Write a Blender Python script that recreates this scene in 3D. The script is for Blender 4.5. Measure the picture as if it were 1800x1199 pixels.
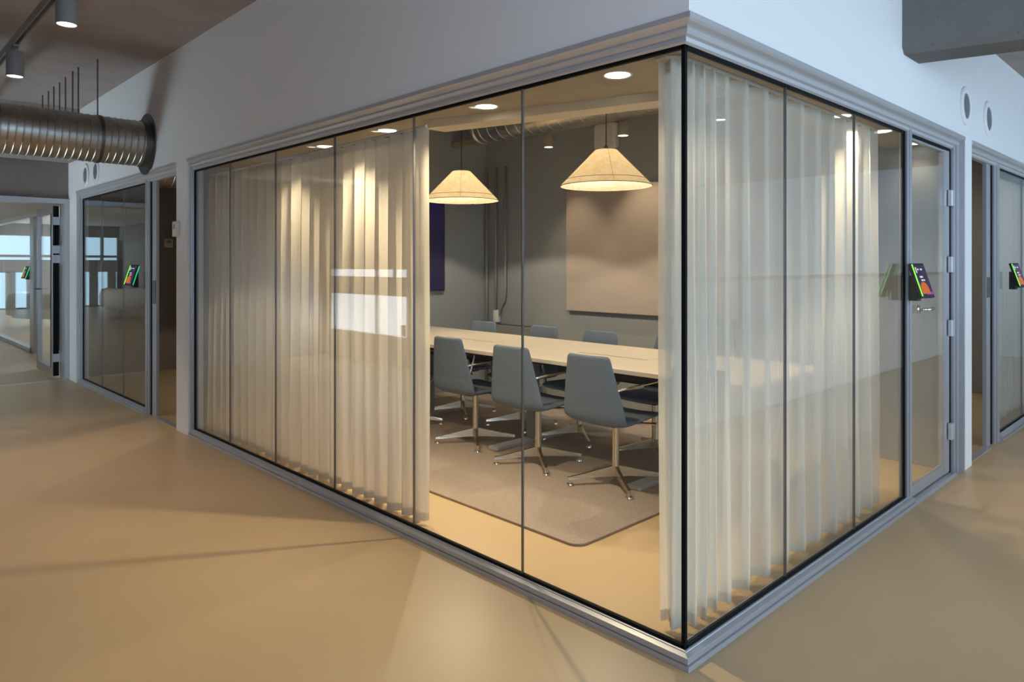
import bpy, bmesh, math, random
from mathutils import Vector, Matrix
random.seed(7)
S = bpy.context.scene
for o in list(bpy.data.objects): bpy.data.objects.remove(o)
COL = S.collection
PI = math.pi

# ------------------------------------------------------------------ camera
cam_d = bpy.data.cameras.new('camera'); cam = bpy.data.objects.new('camera', cam_d); COL.objects.link(cam)
cam_d.sensor_fit = 'HORIZONTAL'; cam_d.sensor_width = 36.0
cam_d.lens = 36.0 * 1244.0 / 1800.0
cam_d.shift_y = -134.5 / 1800.0
cam_d.clip_start = 0.05; cam_d.clip_end = 200
cam.location = (-2.2098, -1.3954, 1.43)
cam.rotation_euler = (PI/2, 0, math.radians(45.96 - 90))
S.camera = cam
# ------------------------------------------------------------------ view
S.view_settings.view_transform = 'Standard'; S.view_settings.look = 'None'
S.view_settings.exposure = 0.0; S.view_settings.gamma = 1.0
S.view_settings.use_curve_mapping = False
S.cycles.use_denoising = True
S.cycles.max_bounces = 14; S.cycles.transparent_max_bounces = 40
S.cycles.diffuse_bounces = 5; S.cycles.glossy_bounces = 5; S.cycles.transmission_bounces = 8
S.cycles.sample_clamp_indirect = 6.0
S.cycles.caustics_reflective = False; S.cycles.caustics_refractive = False
# ------------------------------------------------------------------ world: overcast daylight
W = bpy.data.worlds.new('overcast'); S.world = W; W.use_nodes = True
bg = W.node_tree.nodes['Background']; bg.inputs[0].default_value = (0.68, 0.86, 1.0, 1); bg.inputs[1].default_value = 24.0

def area(name, loc, direction, sx, sy, watts, col, spread=180):
    l = bpy.data.lights.new(name, 'AREA'); l.shape = 'RECTANGLE'; l.size = sx; l.size_y = sy
    l.energy = watts; l.color = col; l.spread = math.radians(spread)
    o = bpy.data.objects.new(name, l); COL.objects.link(o); o.location = loc
    o.rotation_euler = Vector(direction).to_track_quat('-Z', 'Z').to_euler()
    return o
def spot(name, loc, watts, col, ang=110, blend=0.6, r=0.035, target=None):
    l = bpy.data.lights.new(name, 'SPOT'); l.energy = watts; l.color = col
    l.spot_size = math.radians(ang); l.spot_blend = blend; l.shadow_soft_size = r
    o = bpy.data.objects.new(name, l); COL.objects.link(o); o.location = loc
    d = Vector(target) - Vector(loc) if target else Vector((0, 0, -1))
    o.rotation_euler = d.to_track_quat('-Z', 'Y').to_euler()
    return o
def point(name, loc, watts, col, r=0.05):
    l = bpy.data.lights.new(name, 'POINT'); l.energy = watts; l.color = col; l.shadow_soft_size = r
    o = bpy.data.objects.new(name, l); COL.objects.link(o); o.location = loc
    return o
DAY = (0.54, 0.77, 1.0)
WARM = (1.0, 0.81, 0.52)
# daylight through the atrium windows (area lamps at the backed openings of wall_atrium) and of the far hall, plus added fill
area('daylight_atrium_upper', (4.0, -6.93, 2.35), (0, 1, -0.02), 9.5, 1.1, 265, DAY)
area('daylight_atrium_lower', (4.0, -6.93, 0.55), (0, 1, 0.0), 9.5, 1.0, 150, DAY)
area('added_fill_right_wall', (1.2, -4.2, 3.2), (-0.05, 0.75, -1), 4.5, 2.6, 95, DAY)  # fill lamp added to brighten the right wall; the ceiling is closed here
area('added_fill_hall', (-1.75, -5.93, 1.7), (0, 1, 0.0), 2.6, 1.9, 60, DAY)  # unseen fill added behind the camera for the left wall; wall_hall is solid
area('added_fill_left_wall', (-3.42, -2.8, 2.65), (1, 0.12, 0.05), 4.2, 0.9, 132, (0.60, 0.75, 1.0))  # unseen fill added to lift the wall above the left glass; no windows here
area('daylight_far_hall', (-5.06, 17.0, 1.3), (1, 0, 0), 13.0, 1.9, 90, (0.66, 0.86, 1.0))
area('daylight_far_hall_end', (-1.0, 25.8, 1.2), (0, -1, 0), 8.0, 2.3, 75, (0.50, 0.80, 1.0))

# ------------------------------------------------------------------ materials
M = {}
def mat(name, col, rough=0.6, metal=0.0, spec=0.5, noise=None, bump=None, emit=None, estr=0.0, aniso=None):
    m = bpy.data.materials.new(name); m.use_nodes = True; nt = m.node_tree; b = nt.nodes['Principled BSDF']
    b.inputs['Base Color'].default_value = (*col, 1); b.inputs['Roughness'].default_value = rough
    b.inputs['Metallic'].default_value = metal; b.inputs['Specular IOR Level'].default_value = spec
    tc = nt.nodes.new('ShaderNodeTexCoord')
    if noise:
        sc, amt = noise[0], noise[1]
        n = nt.nodes.new('ShaderNodeTexNoise'); n.inputs['Scale'].default_value = sc; n.inputs['Detail'].default_value = 6
        mp = nt.nodes.new('ShaderNodeMapping'); nt.links.new(tc.outputs['Object'], mp.inputs[0]); nt.links.new(mp.outputs[0], n.inputs[0])
        if len(noise) > 2: mp.inputs['Scale'].default_value = noise[2]
        r = nt.nodes.new('ShaderNodeValToRGB'); nt.links.new(n.outputs[0], r.inputs[0])
        r.color_ramp.elements[0].position = 0.3; r.color_ramp.elements[1].position = 0.7
        r.color_ramp.elements[0].color = (*[c*(1-amt) for c in col], 1); r.color_ramp.elements[1].color = (*[min(1, c*(1+amt)) for c in col], 1)
        nt.links.new(r.outputs[0], b.inputs['Base Color'])
    if bump:
        n = nt.nodes.new('ShaderNodeTexNoise'); n.inputs['Scale'].default_value = bump[0]; n.inputs['Detail'].default_value = 5
        nt.links.new(tc.outputs['Object'], n.inputs[0])
        bp = nt.nodes.new('ShaderNodeBump'); bp.inputs['Strength'].default_value = bump[1]; bp.inputs['Distance'].default_value = bump[2] if len(bump) > 2 else 0.01
        nt.links.new(n.outputs[0], bp.inputs['Height']); nt.links.new(bp.outputs[0], b.inputs['Normal'])
    if emit:
        b.inputs['Emission Color'].default_value = (*emit, 1); b.inputs['Emission Strength'].default_value = estr
    M[name] = m; return m
mat('floor', (0.51, 0.365, 0.21), 0.36, spec=0.45, noise=(1.3, 0.05))
mat('wall_white', (0.85, 0.85, 0.85), 0.75, spec=0.2, bump=(160, 0.05, 0.002))
mat('plaster_cream', (0.74, 0.63, 0.46), 0.8, spec=0.2, noise=(5, 0.06))
mat('wall_taupe', (0.27, 0.235, 0.22), 0.8, spec=0.2, bump=(160, 0.05, 0.002))
mat('wall_grey', (0.30, 0.315, 0.32), 0.8, spec=0.2, bump=(160, 0.05, 0.002))
mat('alu', (0.50, 0.51, 0.54), 0.34, 0.55)
mat('alu_light', (0.66, 0.67, 0.70), 0.30, 0.5)
mat('gasket', (0.004, 0.004, 0.005), 0.7, spec=0.15)
mat('chrome', (0.80, 0.76, 0.68), 0.14, 1.0)
mat('nickel', (0.60, 0.53, 0.42), 0.26, 1.0)
mat('steel', (0.46, 0.45, 0.42), 0.36, 1.0, noise=(9, 0.14))
mat('steel_dark', (0.16, 0.16, 0.16), 0.4, 0.9)
mat('tray', (0.40, 0.35, 0.27), 0.45, 0.4)
mat('chair_fabric', (0.135, 0.175, 0.235), 0.85, spec=0.25, noise=(120, 0.12), bump=(420, 0.25, 0.002))
mat('table', (0.72, 0.63, 0.52), 0.42, spec=0.4, noise=(3, 0.03, (1, 0.2, 1)))
mat('table_edge', (0.62, 0.50, 0.34), 0.5)
mat('black', (0.012, 0.012, 0.013), 0.45)
mat('black_gloss', (0.010, 0.010, 0.012), 0.12)
mat('lamp_grey', (0.20, 0.205, 0.21), 0.5)
mat('lamp_beige', (0.36, 0.31, 0.24), 0.55)
mat('white_plastic', (0.72, 0.68, 0.62), 0.45)
mat('panel_fabric', (0.42, 0.35, 0.31), 0.9, spec=0.15, noise=(60, 0.03), bump=(500, 0.2, 0.002))
mat('radiator', (0.26, 0.26, 0.25), 0.5)
mat('sofa', (0.48, 0.42, 0.38), 0.9, spec=0.2, noise=(40, 0.08))
mat('brown_cloth', (0.20, 0.13, 0.075), 0.9)
mat('led', (0.2, 1, 0.05), 0.5, emit=(0.22, 1.0, 0.03), estr=1.6)
mat('led_back', (0.02, 0.5, 0.2), 0.5, emit=(0.02, 0.75, 0.25), estr=0.7)
mat('disc', (1, 1, 1), 0.5, emit=(1.0, 0.90, 0.74), estr=7.0)
mat('disc_cool', (1, 1, 1), 0.5, emit=(1.0, 0.93, 0.88), estr=6.0)
mat('facade', (0.80, 0.82, 0.84), 0.8)
mat('facade_glass', (0.12, 0.18, 0.24), 0.2)
mat('vent_mesh', (0.30, 0.33, 0.37), 0.5, 0.2)
mat('shelf_white', (0.7, 0.7, 0.7), 0.6)

def concrete(name, col, dens):
    m = mat(name, col, 0.85, spec=0.2, noise=(3.5, 0.08))
    nt = m.node_tree; b = nt.nodes['Principled BSDF']; tc = nt.nodes.new('ShaderNodeTexCoord')
    v = nt.nodes.new('ShaderNodeTexVoronoi'); v.inputs['Scale'].default_value = dens; nt.links.new(tc.outputs['Object'], v.inputs[0])
    r = nt.nodes.new('ShaderNodeValToRGB'); r.color_ramp.elements[0].position = 0.10; r.color_ramp.elements[1].position = 0.20
    nt.links.new(v.outputs['Distance'], r.inputs[0])
    n2 = nt.nodes.new('ShaderNodeTexNoise'); n2.inputs['Scale'].default_value = 90; nt.links.new(tc.outputs['Object'], n2.inputs[0])
    ad = nt.nodes.new('ShaderNodeMath'); ad.operation = 'MULTIPLY_ADD'; ad.inputs[1].default_value = 0.35
    nt.links.new(n2.outputs[0], ad.inputs[0]); nt.links.new(r.outputs[0], ad.inputs[2])
    bp = nt.nodes.new('ShaderNodeBump'); bp.inputs['Strength'].default_value = 0.55; bp.inputs['Distance'].default_value = 0.006
    nt.links.new(ad.outputs[0], bp.inputs['Height']); nt.links.new(bp.outputs[0], b.inputs['Normal'])
concrete('concrete', (0.42, 0.37, 0.345), 22)
concrete('concrete_beam', (0.18, 0.175, 0.17), 16)
concrete('soffit', (0.44, 0.37, 0.27), 18)

def rug_mat():
    m = mat('rug', (0.32, 0.26, 0.23), 0.95, spec=0.1, noise=(55, 0.16, (1, 3.5, 1)), bump=(260, 0.6, 0.006))
rug_mat()
def glass_mat(name, tint, f0=0.045):
    m = bpy.data.materials.new(name); m.use_nodes = True; nt = m.node_tree; nt.nodes.clear()
    out = nt.nodes.new('ShaderNodeOutputMaterial'); mix = nt.nodes.new('ShaderNodeMixShader')
    t = nt.nodes.new('ShaderNodeBsdfTransparent'); t.inputs[0].default_value = (*tint, 1)
    g = nt.nodes.new('ShaderNodeBsdfGlossy'); g.inputs['Roughness'].default_value = 0.0; g.inputs[0].default_value = (0.93, 0.97, 1.0, 1)
    lw = nt.nodes.new('ShaderNodeLayerWeight'); lw.inputs[0].default_value = 0.5
    p = nt.nodes.new('ShaderNodeMath'); p.operation = 'POWER'; p.inputs[1].default_value = 5; nt.links.new(lw.outputs['Facing'], p.inputs[0])
    ma = nt.nodes.new('ShaderNodeMath'); ma.operation = 'MULTIPLY_ADD'; ma.inputs[1].default_value = 1 - f0; ma.inputs[2].default_value = f0
    nt.links.new(p.outputs[0], ma.inputs[0]); nt.links.new(ma.outputs[0], mix.inputs[0])
    nt.links.new(t.outputs[0], mix.inputs[1]); nt.links.new(g.outputs[0], mix.inputs[2]); nt.links.new(mix.outputs[0], out.inputs[0])
    M[name] = m
glass_mat('glass', (0.985, 0.995, 0.99))
def cloth_mat(name, col, tfac, trans=0.5, fine=900):
    m = bpy.data.materials.new(name); m.use_nodes = True; nt = m.node_tree; nt.nodes.clear()
    out = nt.nodes.new('ShaderNodeOutputMaterial')
    d = nt.nodes.new('ShaderNodeBsdfDiffuse'); d.inputs[0].default_value = (*col, 1)
    tl = nt.nodes.new('ShaderNodeBsdfTranslucent'); tl.inputs[0].default_value = (*col, 1)
    mx = nt.nodes.new('ShaderNodeMixShader'); mx.inputs[0].default_value = trans
    nt.links.new(d.outputs[0], mx.inputs[1]); nt.links.new(tl.outputs[0], mx.inputs[2])
    tr = nt.nodes.new('ShaderNodeBsdfTransparent'); mx2 = nt.nodes.new('ShaderNodeMixShader')
    # the weave closes up when it is seen at a slant
    lw = nt.nodes.new('ShaderNodeLayerWeight'); lw.inputs[0].default_value = 0.5
    mu = nt.nodes.new('ShaderNodeMath'); mu.operation = 'MULTIPLY_ADD'; mu.inputs[1].default_value = -tfac; mu.inputs[2].default_value = tfac
    nt.links.new(lw.outputs['Facing'], mu.inputs[0]); nt.links.new(mu.outputs[0], mx2.inputs[0])
    nt.links.new(mx.outputs[0], mx2.inputs[1]); nt.links.new(tr.outputs[0], mx2.inputs[2]); nt.links.new(mx2.outputs[0], out.inputs[0])
    M[name] = m
cloth_mat('sheer_beige', (0.92, 0.87, 0.79), 0.12, 0.70)
cloth_mat('sheer_white', (0.94, 0.92, 0.86), 0.24, 0.60)
cloth_mat('hem', (0.70, 0.65, 0.57), 0.03, 0.3)
def paper_mat():
    m = bpy.data.materials.new('paper'); m.use_nodes = True; nt = m.node_tree; nt.nodes.clear()
    out = nt.nodes.new('ShaderNodeOutputMaterial')
    tc = nt.nodes.new('ShaderNodeTexCoord'); n = nt.nodes.new('ShaderNodeTexNoise'); n.inputs['Scale'].default_value = 16; n.inputs['Detail'].default_value = 8; n.inputs['Distortion'].default_value = 1.2
    nt.links.new(tc.outputs['Object'], n.inputs[0])
    r = nt.nodes.new('ShaderNodeValToRGB'); nt.links.new(n.outputs[0], r.inputs[0])
    r.color_ramp.elements[0].position = 0.35; r.color_ramp.elements[0].color = (0.88, 0.77, 0.58, 1)
    r.color_ramp.elements[1].position = 0.6; r.color_ramp.elements[1].color = (0.95, 0.88, 0.74, 1)
    d = nt.nodes.new('ShaderNodeBsdfDiffuse'); tl = nt.nodes.new('ShaderNodeBsdfTranslucent')
    nt.links.new(r.outputs[0], d.inputs[0]); nt.links.new(r.outputs[0], tl.inputs[0])
    mx = nt.nodes.new('ShaderNodeMixShader'); mx.inputs[0].default_value = 0.75
    nt.links.new(d.outputs[0], mx.inputs[1]); nt.links.new(tl.outputs[0], mx.inputs[2]); nt.links.new(mx.outputs[0], out.inputs[0])
    M['paper'] = m
paper_mat()
def screen_mat(name, c1, c2, estr, sc=1.5):
    m = bpy.data.materials.new(name); m.use_nodes = True; nt = m.node_tree; b = nt.nodes['Principled BSDF']
    b.inputs['Base Color'].default_value = (0.01, 0.01, 0.012, 1); b.inputs['Roughness'].default_value = 0.12
    tc = nt.nodes.new('ShaderNodeTexCoord'); n = nt.nodes.new('ShaderNodeTexNoise'); n.inputs['Scale'].default_value = sc
    nt.links.new(tc.outputs['Object'], n.inputs[0])
    r = nt.nodes.new('ShaderNodeValToRGB'); nt.links.new(n.outputs[0], r.inputs[0])
    r.color_ramp.elements[0].position = 0.4; r.color_ramp.elements[0].color = (*c1, 1)
    r.color_ramp.elements[1].position = 0.62; r.color_ramp.elements[1].color = (*c2, 1)
    nt.links.new(r.outputs[0], b.inputs['Emission Color']); b.inputs['Emission Strength'].default_value = estr
    M[name] = m
screen_mat('tv_screen', (0.0015, 0.003, 0.011), (0.010, 0.005, 0.042), 1.0, 1.2)
screen_mat('tablet_screen', (0.012, 0.014, 0.05), (0.05, 0.02, 0.06), 1.0, 12)
mat('scr_orange', (0.1, 0.02, 0), 0.3, emit=(0.55, 0.12, 0.02), estr=0.9)
mat('scr_white', (0.3, 0.3, 0.3), 0.3, emit=(0.7, 0.7, 0.8), estr=0.7)
mat('scr_purple', (0.1, 0.02, 0.1), 0.3, emit=(0.16, 0.03, 0.25), estr=1.0)

# ------------------------------------------------------------------ mesh helpers
def obj(name, bm, m, parent=None, smooth=False, loc=None, rot=None):
    bmesh.ops.recalc_face_normals(bm, faces=bm.faces)
    me = bpy.data.meshes.new(name); bm.to_mesh(me); bm.free()
    for mm in (m if isinstance(m, (list, tuple)) else [m]): me.materials.append(M[mm])
    if smooth:
        for p in me.polygons: p.use_smooth = True
    o = bpy.data.objects.new(name, me); COL.objects.link(o)
    if parent: o.parent = parent
    if loc: o.location = loc
    if rot: o.rotation_euler = rot
    return o
def smooth_angle(o, deg=35):
    me = o.data
    for p in me.polygons: p.use_smooth = True
    me.set_sharp_from_angle(angle=math.radians(deg))
def box(bm, x0, x1, y0, y1, z0, z1, mi=0):
    v = [bm.verts.new(p) for p in ((x0,y0,z0),(x1,y0,z0),(x1,y1,z0),(x0,y1,z0),(x0,y0,z1),(x1,y0,z1),(x1,y1,z1),(x0,y1,z1))]
    for f in ((0,3,2,1),(4,5,6,7),(0,1,5,4),(1,2,6,5),(2,3,7,6),(3,0,4,7)):
        fc = bm.faces.new([v[i] for i in f]); fc.material_index = mi
def boxes(*lst):
    bm = bmesh.new()
    for b in lst: box(bm, *b)
    return bm
def bevel(bm, w, seg=2):
    bmesh.ops.remove_doubles(bm, verts=bm.verts, dist=1e-6)
    bmesh.ops.bevel(bm, geom=list(bm.edges), offset=w, segments=seg, affect='EDGES', profile=0.5, clamp_overlap=True)
    return bm
def tube(bm, pts, r, n=10, caps=True, radii=None):
    pts = [Vector(p) for p in pts]; rings = []
    for i, p in enumerate(pts):
        d = (pts[min(i+1, len(pts)-1)] - pts[max(i-1, 0)]).normalized()
        up = Vector((0, 0, 1)) if abs(d.z) < 0.9 else Vector((1, 0, 0))
        a = d.cross(up).normalized(); b = d.cross(a).normalized(); rr = radii[i] if radii else r
        rings.append([bm.verts.new(p + a*rr*math.cos(2*PI*k/n) + b*rr*math.sin(2*PI*k/n)) for k in range(n)])
    for i in range(len(rings)-1):
        for k in range(n): bm.faces.new((rings[i][k], rings[i][(k+1) % n], rings[i+1][(k+1) % n], rings[i+1][k]))
    if caps: bm.faces.new(rings[0]); bm.faces.new(rings[-1][::-1])
def lathe(bm, prof, n=32, c=(0, 0, 0), axis='Z', close=False):
    rings = []
    for r, z in prof:
        ring = []
        for k in range(n):
            a = 2*PI*k/n; x, y = r*math.cos(a), r*math.sin(a)
            p = (x, y, z) if axis == 'Z' else ((z, x, y) if axis == 'X' else (x, z, y))
            ring.append(bm.verts.new((p[0]+c[0], p[1]+c[1], p[2]+c[2])))
        rings.append(ring)
    pr = list(range(len(rings)-1)) + ([-1] if close else [])
    for i in pr:
        A = rings[i]; B = rings[i+1] if i >= 0 else rings[0]
        for k in range(n): bm.faces.new((A[k], A[(k+1) % n], B[(k+1) % n], B[k]))
    if not close:
        for g in (rings[0], rings[-1]):
            if (g[0].co - g[n//2].co).length > 1e-6: bm.faces.new(g)
    bmesh.ops.remove_doubles(bm, verts=bm.verts, dist=1e-7)
def tag(o, label, cat, group=None, kind=None):
    o['label'] = label; o['category'] = cat
    if group: o['group'] = group
    if kind: o['kind'] = kind
    return o
def thing(name, label, cat, loc=(0, 0, 0), rz=0, group=None, kind=None, rot=None):
    o = bpy.data.objects.new(name, None); COL.objects.link(o); o.location = loc
    o.rotation_euler = rot if rot else (0, 0, rz); o.empty_display_size = 0.1
    return tag(o, label, cat, group, kind)
def dup(root, loc, rz, label):
    m = {}
    def cp(o, par):
        c = o.copy(); COL.objects.link(c)
        if par: c.parent = par
        for ch in o.children: cp(ch, c)
        return c
    r = cp(root, None); r.location = loc; r.rotation_euler = (0, 0, rz); r['label'] = label
    return r

# =================================================================== SETTING
def structure(name, bm, m, label, cat):
    o = obj(name, bm, m); tag(o, label, cat, kind='structure'); return o
H1, H2 = 3.28, 3.07
SK = -0.29     # skew of the building's beams: dX/dY
floor = structure('floor', boxes((-3.6, 11, -1.86, 9.0, -0.25, 0), (-3.6, 0.6, -6.1, -1.86, -0.25, 0), (-5.2, 11, 9.0, 26, -0.25, 0)),
                  'floor', 'beige satin linoleum floor running through corridor and glazed rooms', 'floor')
structure('floor_lower', boxes((0.6, 11, -7.2, -1.9, -3.2, -3.0)), 'floor', 'lower storey floor down in the atrium', 'floor')
# ceilings
bm = bmesh.new()
box(bm, -3.6, 0.0, -6.1, 9.0, H1, H1+0.2)
def prism(bm, pts, z0, z1):
    a = [bm.verts.new((x, y, z0)) for x, y in pts]; b = [bm.verts.new((x, y, z1)) for x, y in pts]
    bm.faces.new(a[::-1]); bm.faces.new(b); n = len(pts)
    for i in range(n): bm.faces.new((a[i], a[(i+1) % n], b[(i+1) % n], b[i]))
prism(bm, [(0, 0), (0, -7.2), (2.3+0.29*7.2, -7.2), (2.3, 0)], H1, H1+0.2)
structure('ceiling_corridor', bm, 'concrete', 'rough grey brown concrete ceiling over the corridor', 'ceiling')
bm = bmesh.new(); prism(bm, [(2.4, 0), (2.4+0.29*7.2, -7.2), (11, -7.2), (11, 0)], H2, H2+0.2)
structure('ceiling_atrium', bm, 'concrete', 'rough concrete ceiling beyond the deep beam', 'ceiling')
structure('ceiling_rooms', boxes((0, 11, 0, 9.0, 3.15, 3.35)), 'concrete', 'dark concrete ceiling above the meeting rooms', 'ceiling')
structure('ceiling_far_hall', boxes((-5.2, 11, 9.0, 26, 2.75, 2.95)), 'wall_white', 'pale ceiling of the daylit hall beyond the open door', 'ceiling')
# skewed deep beam outside
bm = bmesh.new(); zb = 2.625
for (a, b) in ((0, 0),): pass
pts = [(2.15, 0.0), (2.15+0.29*7.2, -7.2), (2.47+0.29*7.2, -7.2), (2.47, 0.0)]
a = [bm.verts.new((x+dx, y, zb)) for (x, y), dx in zip(pts, (0.03, 0.03, -0.03, -0.03))]
b = [bm.verts.new((x, y, zb+0.035)) for x, y in pts]; c = [bm.verts.new((x, y, H1+0.1)) for x, y in pts]
bm.faces.new(a); bm.faces.new(c)
for i in range(4):
    j = (i+1) % 4; bm.faces.new((a[i], a[j], b[j], b[i])); bm.faces.new((b[i], b[j], c[j], c[i]))
structure('beam_atrium', bm, 'concrete_beam', 'deep pitted grey concrete beam above the right hand glass wall', 'beam')
structure('beam_corridor', boxes((-3.5, -0.05, 8.25, 8.75, 2.69, H1)), 'concrete', 'dark concrete beam behind the round duct', 'beam')

# walls above and between the glazing; T = top of the trims
T = 2.31
PO = -0.05
wl = structure('wall_left', boxes((PO, 0.05, PO, 8.8, T, H1), (-0.045, 0.08, 4.735, 5.013, 0, T), (PO, 0.08, 8.40, 8.8, 0, T)), 'wall_white',
               'white plaster wall above the left run of glazing', 'wall')
wr = structure('wall_right', boxes((0.05, 11, PO, 0.05, T, H1), (3.44, 3.64, PO, 0.05, 0, T)), 'wall_white',
               'white plaster wall above the right run of glazing', 'wall')
structure('wall_back', boxes((3.38, 3.50, 0.05, 8.8, 0, 3.15)), 'wall_grey', 'dark grey long wall of the meeting room with beige panel', 'wall')
structure('wall_end', boxes((0.08, 3.38, 4.82, 5.0, 0, 3.15)), 'wall_grey', 'dark grey end wall of the meeting room with the screen', 'wall')
structure('wall_portal', boxes((-0.05, 3.38, 8.80, 9.0, 0, 3.15), (-3.5, -0.96, 8.8, 9.0, 0, H1), (-0.96, -0.05, 8.8, 9.0, 2.24, H1)), 'wall_taupe',
               'taupe wall closing the corridor around the open glass door', 'wall')
structure('wall_store', boxes((6.95, 7.1, 0.05, 8.8, 0, 3.15)), 'wall_taupe', 'taupe wall inside the right hand room', 'wall')
# corridor wall opposite with a window
wy0, wy1 = 6.6, 8.62
structure('wall_corridor', boxes((-3.6, -3.5, -6.1, wy0, 0, H1), (-3.6, -3.5, wy1, 8.8, 0, H1), (-3.6, -3.5, wy0, wy1, 0, 0.42), (-3.6, -3.5, wy0, wy1, 1.36, H1)),
          'wall_taupe', 'corridor wall facing the glass room', 'wall')
w = bpy.data.objects.new('window_9', None); COL.objects.link(w); tag(w, 'corridor window mirrored in the glass', 'window', kind='structure')
obj('window_frame', boxes((-3.58, -3.52, 7.36, 7.40, 0.42, 1.36), (-3.58, -3.50, wy0, wy1, 0.985, 1.25)), 'wall_taupe', w)
# atrium outer wall with window bands, hall wall behind the camera
structure('wall_atrium', boxes((0.6, 11, -7.2, -7.0, -3, 0.05), (-3.6, 11, -7.2, -7.0, 1.05, 1.8), (-3.6, 11, -7.2, -7.0, 2.9, H1), (-3.7, 11.2, -7.3, -7.2, -3, 3.4)),  # last box is an added backing that keeps sky light out
          'wall_white', 'outer wall of the atrium with two window bands, backed to shut out the sky', 'wall')
structure('wall_hall', boxes((-3.6, 0.6, -6.1, -6.0, 0, H1), (-3.7, -3.6, -7.3, -6.0, -0.3, H1+0.2), (-3.6, 0.3, -7.3, -6.1, H1, H1+0.2), (-3.6, 0.6, -7.3, -6.1, -0.3, 0), (0.45, 0.58, -7.3, -1.9, -3.2, 0), (0.58, 11, -1.90, -1.80, -3.2, -0.45)), 'wall_white', 'wall at the near end of the corridor, plus unseen boxes added to shut out the sky', 'wall')  # all boxes after the first are added to block sky light leaks
structure('wall_atrium_end', boxes((11, 11.15, -7.2, 9, -3, 3.3)), 'wall_white', 'end wall of the atrium', 'wall')
structure('wall_floor_edge', boxes((0.58, 11, -1.90, -1.86, -0.45, 0.0)), 'wall_white', 'white edge of the floor slab along the atrium', 'wall')
structure('wall_far_hall', boxes((-5.3, -5.2, 9, 26, 0, 2.75), (-5.2, -5.1, 9, 26, 0, 0.35), (-5.2, -5.1, 9, 26, 2.25, 2.75), (-5.2, 11, 25.9, 26, 0, 2.75), (-5.2, -3.5, 9.0, 9.05, 0, 2.75)), 'wall_taupe', 'walls of the daylit hall, with an added backing behind the windows', 'wall')  # first box is added behind the window band to block the sky
bm = bmesh.new()
for y in (10.4, 11.3, 12.2, 13.1, 14, 14.9, 15.8, 16.7, 17.6, 18.5, 19.4, 20.3, 21.2): box(bm, -5.0, -4.9, y-0.12, y+0.12, 0.35, 1.2); box(bm, -5.0, -4.9, y-0.03, y+0.03, 1.2, 2.25)
box(bm, -5.0, -4.93, 9, 24, 1.16, 1.42); box(bm, -5.0, -4.93, 9, 24, 1.66, 1.74)
box(bm, -5, 3, 25.6, 25.66, 1.18, 1.58); box(bm, -5, 3, 25.6, 25.66, 1.66, 1.74)
for x in [-4.8+0.55*i for i in range(15)]: box(bm, x-0.13, x+0.13, 25.6, 25.66, 0, 1.2)
for x in (-4.5, -2.5, -0.5, 1.5): box(bm, x-0.05, x+0.05, 25.6, 25.66, 1.58, 2.4)
structure('window_8', bm, 'wall_taupe', 'window mullions of the daylit hall', 'window')
bm = bmesh.new()
for x in [-0.2+1.5*i for i in range(8)]: box(bm, x-0.05, x+0.05, -6.93, -6.85, 0.05, 2.9)
box(bm, -0.5, 11, -6.93, -6.85, 0.5, 0.56); box(bm, -0.5, 11, -6.93, -6.85, 2.25, 2.33)
structure('window_7', bm, 'alu', 'window mullions on the far side of the atrium', 'window')
# building outside the corridor window
fb = thing('office_building', 'white facade seen through the corridor window, mirrored in the glass', 'building', (-16, 24, -3), 0)
obj('facade_wall', boxes((-1, 0, -22, 26, 0, 12)), 'facade', fb)
wmesh = None
for z in (1.6, 4.4):
    for i in range(12):
        if wmesh is None:
            o = obj('facade_window', boxes((-0.02, 0.03, 0, 1.1, 0, 1.3)), 'facade_glass', fb); wmesh = o.data
        else:
            o = bpy.data.objects.new('facade_window', wmesh); COL.objects.link(o); o.parent = fb
        o.location = (0, -14+i*2.2, z)

# ------------------------------------------------------------------ glazing frames
# (o, z) profiles, o = outward from the glass plane. The corner is mitred.
BOT = [(-0.03, 0.0), (-0.03, 0.052), (0.010, 0.052), (0.014, 0.050), (0.016, 0.047), (0.034, 0.040), (0.037, 0.037), (0.038, 0.022), (0.034, 0.020), (0.034, 0.018), (0.044, 0.017), (0.046, 0.0)]
TOP = [(-0.03, 2.31), (-0.03, 2.218), (0.006, 2.218), (0.016, 2.226), (0.018, 2.240), (0.014, 2.243), (0.026, 2.250), (0.034, 2.262), (0.034, 2.268), (0.029, 2.270), (0.036, 2.276), (0.052, 2.284), (0.060, 2.292), (0.060, 2.312)]
def run_profile(prof, side, t0, t1, corner=False):
    bm = bmesh.new(); A = []; B = []
    for o, z in prof:
        s = -o if corner else t0
        if side == 'L': A.append(bm.verts.new((-o, s, z))); B.append(bm.verts.new((-o, t1, z)))
        else: A.append(bm.verts.new((s, -o, z))); B.append(bm.verts.new((t1, -o, z)))
    n = len(prof)
    for i in range(n): j = (i+1) % n; bm.faces.new((A[i], A[j], B[j], B[i]))
    bm.faces.new(A[::-1]); bm.faces.new(B)
    return bm
def lbox(side, t0, t1, o0, o1, z0, z1):
    # box in wall coordinates: t along, o outward
    return (-o1, -o0, t0, t1, z0, z1) if side == 'L' else (t0, t1, -o1, -o0, z0, z1)
def post(side, t0, t1, z0=0.0, z1=2.30, d=0.05, parent=None, name='frame_post', m='alu', groove=True):
    w = t1 - t0
    if w < 0.03 or not groove: bm = boxes(lbox(side, t0, t1, -0.03, d, z0, z1))
    else:
        g = min(0.012, w*0.12)
        bm = boxes(lbox(side, t0, t0+w*0.42, -0.03, d*0.7, z0, z1), lbox(side, t0+w*0.42, t0+w*0.48, -0.03, d*0.5, z0, z1), lbox(side, t0+w*0.48, t1, -0.03, d, z0, z1))
    return obj(name, bm, m, parent)
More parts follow.
